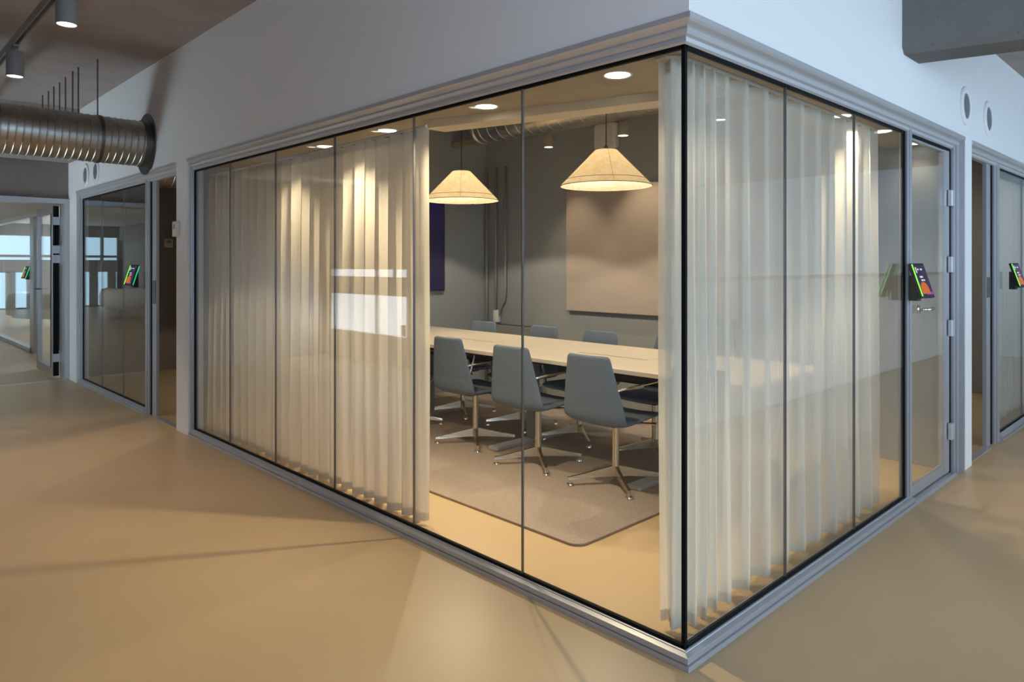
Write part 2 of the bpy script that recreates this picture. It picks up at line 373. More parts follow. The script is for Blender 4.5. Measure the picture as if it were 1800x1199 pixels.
def glasswall(name, side, joints, label, corner, tend, posts=()):
    w = bpy.data.objects.new(name, None); COL.objects.link(w); tag(w, label, 'glass wall', kind='structure')
    t0 = joints[0]
    obj('bottom_frame', run_profile(BOT, side, t0, tend, corner), 'alu', w)
    obj('top_frame', run_profile(TOP, side, t0, tend, corner), 'alu_light', w)
    e0 = 0.0 if corner else t0
    obj('gasket', boxes(lbox(side, e0, joints[-1], -0.012, 0.007, 0.052, 0.064), lbox(side, e0, joints[-1], -0.012, 0.007, 2.206, 2.220),
                        lbox(side, joints[-1]-0.018, joints[-1]+0.002, -0.012, 0.007, 0.052, 2.22)), 'gasket', w)
    for i in range(len(joints)-1):
        a = joints[i] + 0.0016; b = joints[i+1] - 0.0016
        obj('glass_pane', boxes(lbox(side, a, b, -0.008, 0.002, 0.055, 2.215)), 'glass', w)
        if i: obj('pane_joint', boxes(lbox(side, joints[i]-0.0026, joints[i]+0.0026, -0.009, 0.003, 0.055, 2.215)), 'steel_dark', w)
    return w
w1 = glasswall('window_1', 'L', [0.004, 0.825, 1.632, 2.438, 3.227, 3.992, 4.703],
               'frameless left hand glass wall of the corner meeting room', True, 4.735)
post('L', 4.703, 4.735, 0.0, 2.25, 0.03, w1, 'side_frame')
w2 = glasswall('window_2', 'R', [0.004, 0.807, 1.596, 2.36],
               'frameless right hand glass wall of the corner meeting room', True, 2.44)
obj('corner_joint', boxes((-0.007, 0.008, -0.007, 0.008, 0.05, 2.22)), 'gasket', w2)
post('R', 2.372, 2.44, 0, 2.25, 0.02, w2, 'side_frame')
# right hand door (door_1)
d1 = bpy.data.objects.new('door_1', None); COL.objects.link(d1); tag(d1, 'closed glass door beside the right hand glass wall', 'door', kind='structure')
obj('top_frame', run_profile(TOP, 'R', 2.44, 3.44), 'alu_light', d1)
obj('threshold', run_profile([(-0.03, 0), (-0.03, 0.012), (0.03, 0.012), (0.045, 0)], 'R', 2.44, 3.31), 'alu', d1)
obj('door_leaf', boxes(lbox('R', 2.445, 2.46, -0.03, -0.004, 0.02, 2.20), lbox('R', 3.17, 3.285, -0.035, 0.0, 0.02, 2.20), lbox('R', 2.46, 3.17, -0.03, -0.002, 0.02, 0.085), lbox('R', 2.46, 3.17, -0.03, -0.004, 2.185, 2.20)), 'alu', d1)
obj('glass_pane', boxes(lbox('R', 2.46, 3.17, -0.014, -0.006, 0.085, 2.185)), 'glass', d1)
obj('gasket', boxes(lbox('R', 3.285, 3.31, -0.03, 0.002, 0.012, 2.21), lbox('R', 2.44, 3.30, -0.03, 0.002, 2.20, 2.218)), 'gasket', d1)
for z in (0.30, 1.00, 1.43, 1.88):
    obj('hinge', bevel(boxes(lbox('R', 3.235, 3.30, 0.004, 0.03, z-0.055, z+0.055)), 0.004), 'alu_light', d1)
post('R', 3.31, 3.40, 0, 2.25, 0.03, d1, 'side_frame'); post('R', 3.40, 3.44, 0, 2.31, 0.056, d1, 'side_frame', 'alu', False)
h = obj('door_handle', None or (lambda b: (tube(b, [(2.60, 0.0, 1.155), (2.60, -0.055, 1.155)], 0.010, 12), tube(b, [(2.60, -0.055, 1.155), (2.73, -0.055, 1.155)], 0.010, 12), lathe(b, [(0.0, -0.004), (0.026, -0.004), (0.026, 0.006), (0, 0.006)], 24, (2.60, -0.010, 1.155), 'Y'), b)[-1])(bmesh.new()), 'chrome', d1, True)
# second opening on the right (door_2 opened inwards) and its glass
w3 = glasswall('window_3', 'R', [4.62, 5.55, 6.5, 7.6], 'glass wall of the neighbouring room at the right edge', False, 7.7)
post('R', 4.47, 4.62, 0, 2.25, 0.02, w3, 'side_frame'); obj('top_frame', run_profile(TOP, 'R', 3.64, 4.62), 'alu_light', w3)
obj('gasket', boxes(lbox('R', 4.43, 4.47, -0.03, 0.0, 0.0, 2.22)), 'gasket', w3)
obj('side_frame', boxes(lbox('R', 4.30, 4.43, -0.03, -0.004, 0.0, 2.22)), 'alu', w3)
obj('lock_plate', boxes(lbox('R', 4.32, 4.42, -0.004, 0.0, 1.17, 1.33)), 'steel_dark', w3)
obj('threshold', boxes(lbox('R', 3.64, 4.30, -0.03, 0.03, 0, 0.008)), 'alu', w3)
# left: second opening
w4 = glasswall('window_4', 'L', [5.93, 6.70, 7.5, 8.30], 'glass wall with door frame further down the corridor', False, 8.40)
post('L', 8.30, 8.40, 0, 2.25, 0.02, w4, 'side_frame')
obj('top_frame', run_profile(TOP, 'L', 5.013, 5.93), 'alu_light', w4)
post('L', 5.84, 5.93, 0, 2.25, 0.02, w4, 'side_frame'); obj('gasket', boxes(lbox('L', 5.81, 5.84, -0.03, 0.0, 0, 2.22)), 'gasket', w4)
obj('side_frame', boxes(lbox('L', 5.69, 5.81, -0.03, -0.005, 0, 2.22)), 'alu', w4)
obj('lock_plate', boxes(lbox('L', 5.70, 5.80, -0.005, -0.001, 1.06, 1.28)), 'steel_dark', w4)
obj('threshold', boxes(lbox('L', 5.013, 5.69, -0.03, 0.03, 0, 0.008)), 'alu', w4)
# portal frame + open leaf
d3 = bpy.data.objects.new('door_3', None); COL.objects.link(d3); tag(d3, 'glass door swung open at the end of the corridor', 'door', kind='structure')
obj('door_frame', boxes((-0.10, -0.045, 8.74, 9.02, 0, 2.24), (-0.96, -0.10, 8.74, 9.02, 2.18, 2.24), (-1.0, -0.94, 8.74, 9.02, 0, 2.24)), 'alu', d3)
obj('threshold', boxes((-0.94, -0.10, 8.76, 8.80, 0, 0.006)), 'alu_light', d3)
obj('door_leaf', boxes((-0.16, -0.11, 9.10, 9.19, 0.02, 2.17), (-0.16, -0.11, 9.97, 10.06, 0.02, 2.17), (-0.16, -0.11, 9.19, 9.97, 0.02, 0.12), (-0.16, -0.11, 9.19, 9.97, 2.08, 2.17)), 'alu', d3)
obj('glass_pane', boxes((-0.14, -0.13, 9.19, 9.97, 0.12, 2.08)), 'glass', d3)
obj('gasket', boxes((-0.155, -0.10, 9.05, 9.10, 0.02, 2.17), (-0.165, -0.155, 9.19, 9.20, 0.12, 2.08)), 'gasket', d3)
for z in (0.25, 1.5, 1.62, 1.98): obj('hinge', boxes((-0.165, -0.09, 9.03, 9.10, z-0.05, z+0.05)), 'alu', d3)
obj('door_handle', (lambda b: (tube(b, [(-0.14, 9.92, 1.10), (-0.22, 9.92, 1.10), (-0.22, 9.78, 1.10)], 0.01, 10), b)[-1])(bmesh.new()), 'steel_dark', d3)
# far hall glass partition
w5 = bpy.data.objects.new('window_5', None); COL.objects.link(w5); tag(w5, 'glass wall in the daylit hall beyond the open door', 'glass wall', kind='structure')
XP = 0.22
obj('bottom_frame', boxes((XP-0.05, XP+0.05, 12.3, 24, 0, 0.06)), 'alu_light', w5)
obj('top_frame', boxes((XP-0.05, XP+0.05, 11.0, 24, 2.20, 2.28)), 'alu_light', w5)
obj('side_frame', boxes((XP-0.05, XP+0.05, 12.15, 12.42, 0, 2.2)), 'alu', w5)
for y0, y1 in ((12.42, 15.2), (15.2, 18.0), (18.0, 21.0), (21.0, 24.0)):
    obj('glass_pane', boxes((XP-0.006, XP+0.006, y0+0.004, y1-0.004, 0.06, 2.2)), 'glass', w5)
structure('wall_far_header', boxes((XP-0.04, XP+0.06, 9.0, 26, 2.28, 2.75)), 'wall_white', 'white wall above the far glazing', 'wall')

# =================================================================== MEETING ROOM
# soffit by the glass with skewed edge + downstand beam
def skx(y, off=0.0): return 0.90 + SK*y + off
bm = bmesh.new()
prism(bm, [(0.05, 0.05), (3.38, 0.05), (3.38, 0.42), (skx(0.42), 0.42), (skx(1.75), 1.75), (0.44, 1.75), (0.44, 4.82), (0.05, 4.82)], 2.28, 2.45)
structure('ceiling_soffit', bm, 'soffit', 'low pitted concrete soffit just inside the glass', 'ceiling')
bm = bmesh.new()
y0, y1 = 0.42, 1.98
prism(bm, [(skx(y0), y0), (skx(y0, 0.16), y0), (skx(y1, 0.16), y1), (skx(y1), y1)], 2.235, 3.14)
structure('beam_room', bm, 'plaster_cream', 'slim slanting beam edging the low soffit in the meeting room', 'beam')

# rug
bm = bmesh.new()
def rrect(x0, x1, y0, y1, r, n=8):
    pts = []
    for cx, cy, a0 in ((x1-r, y1-r, 0), (x0+r, y1-r, PI/2), (x0+r, y0+r, PI), (x1-r, y0+r, 1.5*PI)):
        for i in range(n+1): a = a0 + PI/2*i/n; pts.append((cx+r*math.cos(a), cy+r*math.sin(a)))
    return pts
prism(bm, rrect(0.505, 3.15, 0.93, 4.55, 0.07), 0.001, 0.013)
rug = obj('rug', bm, 'rug'); tag(rug, 'taupe woven rug with rounded corners under the long table', 'rug')
bm = bmesh.new(); prism(bm, rrect(0.502, 3.153, 0.927, 4.553, 0.073), 0.0005, 0.009)
obj('binding', bm, 'brown_cloth', rug)

# ---- table
TZ = 0.775; TX0, TX1 = 1.345, 2.40
tb = thing('conference_table', 'long pale wooden conference table with rows of blue grey chairs', 'table', (1.87, 2.5, 0))
def tabletop(y0, y1):
    o = obj('tabletop', bevel(boxes((TX0-1.87, TX1-1.87, y0-2.5, y1-2.5, TZ-0.028, TZ)), 0.003), 'table', tb)
tabletop(0.45, 2.575); tabletop(2.578, 4.72)
for y in (1.75, 3.32):
    obj('cable_hatch', boxes((-0.045, 0.10, y-2.5-0.31, y-2.5+0.31, TZ-0.001, TZ+0.0015)), 'table', tb)
    obj('hatch_gap', boxes((-0.050, -0.045, y-2.5-0.31, y-2.5+0.31, TZ-0.001, TZ+0.0012)), 'brown_cloth', tb)
    obj('cable_tray', boxes((-0.12, 0.20, y-2.5-0.45, y-2.5+0.45, TZ-0.16, TZ-0.15), (-0.12, -0.11, y-2.5-0.45, y-2.5+0.45, TZ-0.16, TZ-0.03), (0.19, 0.20, y-2.5-0.45, y-2.5+0.45, TZ-0.16, TZ-0.03)), 'black', tb)
obj('under_frame', boxes((-0.34, -0.28, -1.85, 2.05, TZ-0.075, TZ-0.028), (0.28, 0.34, -1.85, 2.05, TZ-0.075, TZ-0.028)), 'black', tb)
for y in (1.27, 2.58, 3.95):
    yy = y-2.5
    lg = obj('leg', boxes((-0.04, 0.04, yy-0.04, yy+0.04, 0.04, TZ-0.028)), 'lamp_grey', tb); bv = lg.modifiers.new('b', 'BEVEL'); bv.width = 0.01; bv.segments = 3
    ft = obj('foot', boxes((-0.44, 0.44, yy-0.05, yy+0.05, 0.014, 0.042)), 'alu', lg); bv = ft.modifiers.new('b', 'BEVEL'); bv.width = 0.004
    obj('cross_bar', boxes((-0.36, 0.36, yy-0.03, yy+0.03, TZ-0.07, TZ-0.03)), 'black', lg)

# ---- chair (faces +x)
def chair_shell():
    bm = bmesh.new()
    # side profile centre line (x, z), half width, cup
    raw = [(0.245, 0.425, 0.205), (0.20, 0.440, 0.228), (0.10, 0.436, 0.238), (0.0, 0.430, 0.240), (-0.10, 0.426, 0.242), (-0.175, 0.424, 0.246), (-0.215, 0.432, 0.256), (-0.238, 0.455, 0.260), (-0.246, 0.50, 0.254),
           (-0.256, 0.57, 0.240), (-0.268, 0.65, 0.222), (-0.280, 0.73, 0.203), (-0.290, 0.80, 0.186), (-0.2945, 0.836, 0.178), (-0.296, 0.850, 0.170), (-0.2965, 0.857, 0.150)]
    pts = [Vector((x, 0, z)) for x, z, w in raw]; th = 0.019; n = 14
    front, back = [], []
    for i, (x, z, w) in enumerate(raw):
        d = (pts[min(i+1, len(pts)-1)] - pts[max(i-1, 0)]).normalized(); nm = Vector((d.z, 0, -d.x))   # towards sitter
        if nm.z < 0 and i < 6: nm = -nm
        if i >= 6 and nm.x < 0: nm = -nm
        t = th*(0.55 if i in (0, len(raw)-1) else 1)
        rf, rb = [], []
        for k in range(n+1):
            v = -1 + 2*k/n; e = (1 - abs(v)**6)**0.5
            c = nm*(0.018*abs(v)**2.4)                   # cupping
            p = pts[i] + Vector((0, w*v, 0)) + c
            rf.append(bm.verts.new(p + nm*t*max(e, 0.0))); rb.append(bm.verts.new(p - nm*t*max(e, 0.0)))
        front.append(rf); back.append(rb)
    R = len(raw)
    for i in range(R-1):
        for k in range(n):
            bm.faces.new((front[i][k], front[i][k+1], front[i+1][k+1], front[i+1][k]))
            bm.faces.new((back[i][k], back[i+1][k], back[i+1][k+1], back[i][k+1]))
    for k in range(n):
        bm.faces.new((front[0][k], back[0][k], back[0][k+1], front[0][k+1]))
        bm.faces.new((front[R-1][k], front[R-1][k+1], back[R-1][k+1], back[R-1][k]))
    bmesh.ops.remove_doubles(bm, verts=bm.verts, dist=1e-5)
    return bm
def make_chair(label):
    t = thing('conference_chair', label, 'chair', group='conference chairs around the long table')
    s = obj('seat_shell', chair_shell(), 'chair_fabric', t, True)
    sb = s.modifiers.new('sub', 'SUBSURF'); sb.levels = 1; sb.render_levels = 1
    bm = bmesh.new(); box(bm, -0.13, 0.13, -0.09, 0.09, 0.392, 0.412); obj('seat_plate', bevel(bm, 0.006), 'black', t)
    bm = bmesh.new(); lathe(bm, [(0, 0.058), (0.025, 0.058), (0.025, 0.13), (0.0235, 0.14), (0.0235, 0.395), (0, 0.395)], 24); c = obj('column', bm, 'nickel', t); smooth_angle(c)
    leg_me = glide_me = None
    for k in range(4):
        a = math.radians(52 + 90*k)
        if leg_me is None:
            bm = bmesh.new()
            prof = [(0.015, 0.052, 0.118, 0.0155), (0.10, 0.05, 0.098, 0.014), (0.22, 0.042, 0.071, 0.0125), (0.315, 0.036, 0.054, 0.012)]
            rings = [[bm.verts.new(p) for p in ((r, -hw, z0), (r, hw, z0), (r, hw*0.75, z1), (r, -hw*0.75, z1))] for r, z0, z1, hw in prof]
            for A, B in zip(rings, rings[1:]):
                for q in range(4): bm.faces.new((A[q], A[(q+1) % 4], B[(q+1) % 4], B[q]))
            bm.faces.new(rings[0]); bm.faces.new(rings[-1][::-1])
            lg = obj('leg', bm, 'nickel', t); leg_me = lg.data
            bm = bmesh.new(); lathe(bm, [(0, 0.0005), (0.022, 0.0005), (0.024, 0.004), (0.022, 0.013), (0.010, 0.016), (0.009, 0.04), (0, 0.04)], 20, (0.300, 0, 0)); g = obj('glide', bm, 'chrome', lg); smooth_angle(g); glide_me = g.data
        else:
            lg = bpy.data.objects.new('leg', leg_me); COL.objects.link(lg); lg.parent = t
            g = bpy.data.objects.new('glide', glide_me); COL.objects.link(g); g.parent = lg
        lg.rotation_euler = (0, 0, a)
    for sgn in (-1, 1):
        bm = bmesh.new(); y = 0.262*sgn
        tube(bm, [(-0.255, 0.205*sgn, 0.655), (-0.20, 0.215*sgn, 0.660), (-0.10, 0.222*sgn, 0.664), (0.14, 0.235*sgn, 0.672), (0.185, 0.238*sgn, 0.668), (0.20, 0.24*sgn, 0.645), (0.175, 0.245*sgn, 0.56), (0.125, 0.248*sgn, 0.43), (0.105, 0.235*sgn, 0.405), (0.06, 0.10*sgn, 0.398)], 0.0085, 8)
        obj('armrest', bm, 'chrome', t, True)
    return t
RZ = 0.013
near = [(1.455, 1.43, 'grey blue conference chair with its back to the glass, nearest the pale corner curtain'),
        (1.44, 2.11, 'grey blue conference chair with its back to the glass, cut by the pane joint'),
        (1.50, 2.86, 'blue grey conference chair with its back to the glass, beside the left curtain edge'),
        (1.47, 3.75, 'blue grey conference chair almost hidden behind the left curtain edge'),
        (1.46, 0.66, 'blue grey conference chair hidden behind the pale curtain at the corner')]
far = [(2.20, 2.37, 'conference chair across the table, its back top below the beige wall panel'),
       (2.20, 3.04, 'conference chair across the table, its back top in front of the radiator'),
       (2.16, 3.80, 'conference chair across the table, its back top left of the radiator valve'),
       (2.23, 1.66, 'conference chair across the table, half covered by the right curtain')]
c0 = make_chair(near[0][2]); c0.location = (near[0][0], near[0][1], RZ); c0.rotation_euler = (0, 0, math.radians(1))
for i, (x, y, lb) in enumerate(near[1:]): dup(c0, (x, y, RZ), math.radians([2, 0, -3, 2][i]), lb)
for i, (x, y, lb) in enumerate(far): dup(c0, (x, y, RZ), PI + math.radians([2, -2, 3, 1][i]), lb)

# ---- pendants
def pendant(x, y, zr, ztop, label):
    t = thing('pendant_lamp', label, 'lamp', (x, y, zr), group='pendant lamps over the table')
    h = 0.27; r0, r1 = 0.345, 0.082
    bm = bmesh.new()
    lathe(bm, [(r0, 0), (r1, h), (0.012, h+0.008), (0.012, h+0.005), (r1-0.003, h-0.003), (r0-0.0025, 0.0)], 64, close=True)
    sh = obj('lamp_shade', bm, 'paper', t); smooth_angle(sh, 30)
    bm = bmesh.new()
    lathe(bm, [(r0+0.001, -0.002), (r0+0.001, 0.002), (r0-0.004, 0.002), (r0-0.004, -0.002)], 64, close=True)
    k = 0.86; lathe(bm, [(r0-(r0-r1)*0.17+0.002, h*0.17), (r0-(r0-r1)*0.17+0.001, h*0.17+0.003), (r0-(r0-r1)*0.17-0.004, h*0.17+0.003), (r0-(r0-r1)*0.17-0.004, h*0.17)], 64, close=True)
    obj('rim_wire', bm, 'brown_cloth', sh)
    bm = bmesh.new()
    for j in range(4):
        a = math.radians(228 + 90*j); c, s = math.cos(a), math.sin(a)
        tube(bm, [((r0+0.001)*c, (r0+0.001)*s, 0.002), ((r1+0.001)*c, (r1+0.001)*s, h)], 0.0012, 4)
    obj('seam', bm, 'lamp_beige', sh)
    bm = bmesh.new(); lathe(bm, [(0, h-0.06), (0.02, h-0.06), (0.02, h+0.01), (0.012, h+0.03), (0.005, h+0.045), (0, h+0.045)], 20); obj('socket', bm, 'brown_cloth', t, True)
    bm = bmesh.new(); tube(bm, [(0, 0, h+0.04), (0, 0, ztop-zr)], 0.0035, 8); obj('cord', bm, 'black', t)
    bm = bmesh.new(); lathe(bm, [(0, 0.196), (0.02, 0.20), (0.026, 0.21), (0.022, 0.225), (0, 0.225)], 24); b = obj('bulb', bm, 'disc', t, True)
    b.visible_shadow = True
    point('pendant_light', (x, y, zr+0.172), 60, (1.0, 0.86, 0.64), 0.02)
pendant(2.0, 1.94, 2.02, 3.15, 'cream paper cone pendant, larger in view, hanging by the pale curtain')
pendant(2.0, 3.63, 2.02, 3.15, 'cream paper cone pendant hanging near the wall screen')

# ---- downlights in the soffit
def downlight(x, y, z, label, group, watts=22, r=0.055, ang=140, mt='disc', r_soft=0.03, blend=0.5, target=None):
    t = thing('downlight', label, 'downlight', (x, y, z), group=group)
    bm = bmesh.new(); lathe(bm, [(r, 0.0), (r+0.012, -0.004), (r+0.014, 0.0), (r+0.014, 0.006), (r, 0.006)], 32, close=True); obj('trim_ring', bm, 'white_plastic', t, True)
    bm = bmesh.new(); lathe(bm, [(0, -0.0015), (r, -0.0015), (r, 0.003), (0, 0.003)], 32); obj('lens', bm, mt, t)
    if watts: spot('downlight_light', (x, y, z-0.02), watts, WARM, ang, blend, r_soft, target)
for i, (x, y) in enumerate(((0.335, 0.556), (0.335, 1.434), (0.34, 2.378), (0.365, 3.20))):
    downlight(x, y, 2.279, ['round downlight in the soffit beside the nearer pendant cord', 'round downlight in the soffit beside the cord of the farther pendant',
              'round downlight glowing at the curtain top near the curtain edge', 'second downlight glowing through the left curtain top'][i], 'soffit downlights behind the left glass', [14, 165, 95, 64][i], r_soft=0.014, ang=[120, 112, 95, 95][i], blend=[0.5, 0.8, 1, 1][i], target=(-0.15, 1.5, 0) if i == 1 else None)
for i, x in enumerate((1.955, 2.62, 3.27)):
    downlight(x, 0.21, 2.279, ['downlight glowing through the right curtain top', 'downlight beside the end of the right curtain', 'downlight seen through the right glass door'][i], 'soffit downlights behind the right glass', [85, 52, 6][i], ang=110, blend=1)

# ---- duct, tray and spots inside the room
def spiral_duct(name, p0, p1, r, pitch, label, m='steel', flange=None, rib=0.004):
    p0, p1 = Vector(p0), Vector(p1); L = (p1-p0).length
    q = (p1-p0).to_track_quat('Z', 'Y')
    t = thing(name, label, 'duct', p0, rot=q.to_euler())
    bm = bmesh.new(); prof = [(r, 0)]; z = pitch*0.5
    while z < L - pitch*0.6:
        prof += [(r, z-0.006), (r+rib, z-0.002), (r+rib, z+0.002), (r, z+0.006)]; z += pitch
    prof.append((r, L))
    n = 48; rings = []
    for rr, zz in prof:     # slightly slanted ribs: the seam is a helix
        rings.append([bm.verts.new((rr*math.cos(2*PI*k/n), rr*math.sin(2*PI*k/n), min(L, max(0, zz + (0.012*math.sin(2*PI*k/n) if 0 < zz < L else 0))))) for k in range(n)])
    for A, B in zip(rings, rings[1:]):
        for k in range(n): bm.faces.new((A[k], A[(k+1) % n], B[(k+1) % n], B[k]))
    o = obj('duct_tube', bm, m, t); smooth_angle(o, 25)
    return t, L
t, L = spiral_duct('ventilation_duct', (2.6, 0.1, 2.81), (2.6, 4.05, 2.81), 0.14, 0.13, 'slim spiral duct running under the meeting room ceiling')
bm = bmesh.new(); lathe(bm, [(0.145, L-0.05), (0.15, L), (0.12, L+0.05), (0.05, L+0.09), (0, L+0.095)], 32); obj('end_cap', bm, 'steel', t, True)
t = obj('cable_tray', boxes((2.84, 2.96, 0.1, 4.80, 2.74, 2.75), (2.84, 2.845, 0.1, 4.80, 2.75, 2.80), (2.955, 2.96, 0.1, 4.80, 2.75, 2.80)), 'tray')
tag(t, 'slim ceiling tray carrying the small spotlights in the meeting room', 'cable tray')
def can_spot(x, y, zt, zb, r, label, m, group, watts, target=None, disc='disc', tilt=0):
    t = thing('spotlight', label, 'spotlight', (x, y, zt), group=group)
    bm = bmesh.new(); lathe(bm, [(r*0.95, 0), (r, -0.006), (r, zb-zt), (r-0.004, zb-zt), (r-0.004, zb-zt+0.012), (0, zb-zt+0.012)], 32); o = obj('lamp_housing', bm, m, t); smooth_angle(o)
    bm = bmesh.new(); lathe(bm, [(0, zb-zt+0.004), (r-0.005, zb-zt+0.004), (r-0.005, zb-zt+0.010), (0, zb-zt+0.010)], 32); obj('lens', bm, disc, t)
    bm = bmesh.new(); tube(bm, [(0, 0, 0.0), (0, 0, 0.036)], 0.010, 10); box(bm, -0.016, 0.016, -0.05, 0.05, 0.022, 0.038); obj('mount', bm, m, t)
    if watts: spot('spot_light', (x, y, zb-0.005), watts, WARM if disc == 'disc' else (1.0, 0.82, 0.66), 75, 0.7, 0.03, target)
    return t
can_spot(2.9, 3.37, 2.70, 2.585, 0.046, 'small round spotlight left of the nearer pendant', 'lamp_beige', 'spotlights on the room tray', 30, (3.3, 3.3, 0))
can_spot(2.9, 2.46, 2.70, 2.58, 0.050, 'small round spotlight beside the white wall speaker', 'lamp_beige', 'spotlights on the room tray', 36, (3.38, 2.5, 1.1))
can_spot(2.9, 1.5, 2.70, 2.58, 0.050, 'small round spotlight hidden behind the right curtain', 'lamp_beige', 'spotlights on the room tray', 30, (3.2, 1.6, 0.8))
# speaker
sp = thing('wall_speaker', 'pale rounded speaker box on the grey wall behind the nearer pendant', 'speaker', (3.38, 3.0, 2.70))
bm = bmesh.new(); prism(bm, rrect(-0.135, 0.135, -0.13, 0.13, 0.045), 0, 0.075)
o = obj('speaker_box', bm, 'white_plastic', sp, rot=(PI/2, 0, -PI/2)); bv = o.modifiers.new('b', 'BEVEL'); bv.width = 0.02; bv.segments = 4; bv.limit_method = 'ANGLE'
obj('front_panel', boxes((-0.082, -0.076, -0.095, 0.095, -0.09, 0.09)), 'white_plastic', sp)
# acoustic panel
pn = thing('acoustic_panel', 'large beige pink fabric panel on the dark grey wall', 'wall panel', (3.38, 2.55, 0.95))
o = obj('fabric_face', bevel(boxes((-0.055, -0.012, -0.97, 0.97, 0, 1.25)), 0.008, 3), 'panel_fabric', pn)
obj('back_frame', boxes((-0.012, 0.0, -0.95, 0.95, 0.02, 1.23)), 'black', pn)
# radiator
rd = thing('radiator', 'low grey radiator under the wall between pipes and panel', 'radiator', (3.30, 4.22, 0.12))
bm = bmesh.new(); box(bm, -0.05, 0.03, -0.38, 0.38, 0, 0.63); obj('radiator_body', bevel(bm, 0.008), 'radiator', rd)
obj('top_grille', boxes((-0.045, 0.025, -0.37, 0.37, 0.628, 0.634)), 'steel_dark', rd)
bm = bmesh.new(); tube(bm, [(-0.01, -0.38, 0.58), (-0.01, -0.44, 0.58)], 0.018, 12); obj('valve', bm, 'white_plastic', rd, True)
# pipes on the corner
for i, (y, zb_, lb) in enumerate(((4.775, 0.75, 'grey vertical pipe tight in the room corner'), (4.62, 0.72, 'grey vertical pipe above the white valve head'), (4.46, 1.0, 'grey vertical pipe that bends at its foot'))):
    bm = bmesh.new()
    pts = [(3.345, y, 2.55), (3.345, y, zb_)]
    if i == 0: pts = [(3.345, y, 2.55), (3.345, y, 0.02)]
    if i == 2: pts = [(3.345, y, 2.55), (3.345, y, 1.12), (3.345, y+0.02, 1.02), (3.345, y+0.08, 0.94), (3.345, y+0.10, 0.85), (3.345, y+0.13, 0.78)]
    tube(bm, pts, 0.016, 10); o = obj('wall_pipe', bm, 'radiator', None, True); tag(o, lb, 'pipe', 'pipes in the room corner')
vh = thing('valve_head', 'small white thermostat head left of the radiator', 'valve', (3.345, 4.60, 0.83))
bm = bmesh.new(); lathe(bm, [(0, -0.07), (0.040, -0.07), (0.046, -0.05), (0.046, 0.06), (0.038, 0.075), (0, 0.075)], 24, axis='Z'); obj('cap', bm, 'white_plastic', vh, True)
bm = bmesh.new(); tube(bm, [(0, 0, -0.07), (0, 0, -0.40), (0, -0.05, -0.45)], 0.014, 10); obj('stem', bm, 'chrome', vh, True)
# TV
tv = thing('wall_screen', 'wide dark screen glowing blue violet on the end wall', 'screen', (1.84, 4.82, 1.14))
obj('casing', bevel(boxes((-0.87, 0.87, -0.06, -0.01, 0, 0.98)), 0.006), 'black', tv)
obj('display', boxes((-0.855, 0.855, -0.063, -0.059, 0.015, 0.965)), 'tv_screen', tv)
bm = bmesh.new(); tube(bm, [(0.30, -0.02, 0.02), (0.29, -0.02, -0.06), (0.24, -0.015, -0.12), (0.15, -0.015, -0.16)], 0.006, 8); obj('cable', bm, 'black', tv)

# =================================================================== CURTAINS
def curtain(name, path, label, m, pitch_f, amp_f, z0=0.03, z1=2.20, res=16, seed=1, group=None):
    """path: list of (x, y) points; folds laid along it. pitch_f(s), amp_f(s)."""
    rnd = random.Random(seed)
    P = [Vector((x, y, 0)) for x, y in path]; segs = []; tot = 0
    for a, b in zip(P, P[1:]): segs.append((tot, (b-a).length, a, b)); tot += (b-a).length
    def at(s):
        for s0, l, a, b in segs:
            if s <= s0+l + 1e-9: return a.lerp(b, (s-s0)/l), (b-a).normalized()
        return segs[-1][3], (segs[-1][3]-segs[-1][2]).normalized()
    s = 0; ph = 0; cols = []
    folds = {}
    while s <= tot:
        p, d = at(s)
        k = int(ph/(2*PI))
        if k not in folds: folds[k] = (rnd.uniform(0.8, 1.15), rnd.uniform(-1, 1), rnd.uniform(-1, 1), rnd.uniform(0.85, 1.18))
        cols.append((p.copy(), Vector((-d.y, d.x, 0)), d.copy(), ph, folds[k], s))
        pt = pitch_f(s)*folds[k][3]; ds = pt/res; s += ds; ph += 2*PI/res
    def sheet(za, zb_, nz, off):
        bm = bmesh.new(); rows = []
        for j in range(nz+1):
            u = j/nz; z = za + (zb_-za)*u; hgt = (z-z0)/(z1-z0)
            row = []
            for p, nn, d, ph_, (fa, fb, fc, fd), s_ in cols:
                a = amp_f(s_)*fa*(0.75 + 0.35*(1-hgt))
                w = math.sin(ph_) + 0.05*math.sin(3*ph_)
                lat = 0.010*fb*(1-hgt)**1.5*math.sin(ph_*0.5)
                side = 0.30*a*math.cos(2*ph_)
                wob = 0.006*math.sin(5*hgt+fc*3)*(1-hgt)
                q = p + nn*(a*w + wob + off) + d*(side + lat)
                row.append(bm.verts.new((q.x, q.y, z + (0.006*fc*math.cos(ph_) if z < z0+0.06 else 0))))
            rows.append(row)
        for A, B in zip(rows, rows[1:]):
            for k in range(len(A)-1): bm.faces.new((A[k], A[k+1], B[k+1], B[k]))
        return bm
    t = obj(name, sheet(z0, z1, 12, 0), m, None, True); tag(t, label, 'curtain', group)
    obj('hem', sheet(z0+0.002, z0+0.045, 1, 0.0015), 'hem', t, True)
    obj('heading_tape', sheet(z1-0.05, z1-0.002, 1, 0.0015), 'hem', t, True)
    bm = bmesh.new()
    for a, b in zip(P, P[1:]):
        tube(bm, [(a.x, a.y, z1+0.012), (b.x, b.y, z1+0.012)], 0.009, 8)
    obj('curtain_rail', bm, 'white_plastic', t)
    return t
curtain('sheer_curtain', [(0.135, 4.77), (0.135, 1.70)], 'long beige sheer curtain with deep folds behind the left glass wall', 'sheer_beige',
        lambda s: 0.130, lambda s: 0.045, seed=3, z1=2.172)
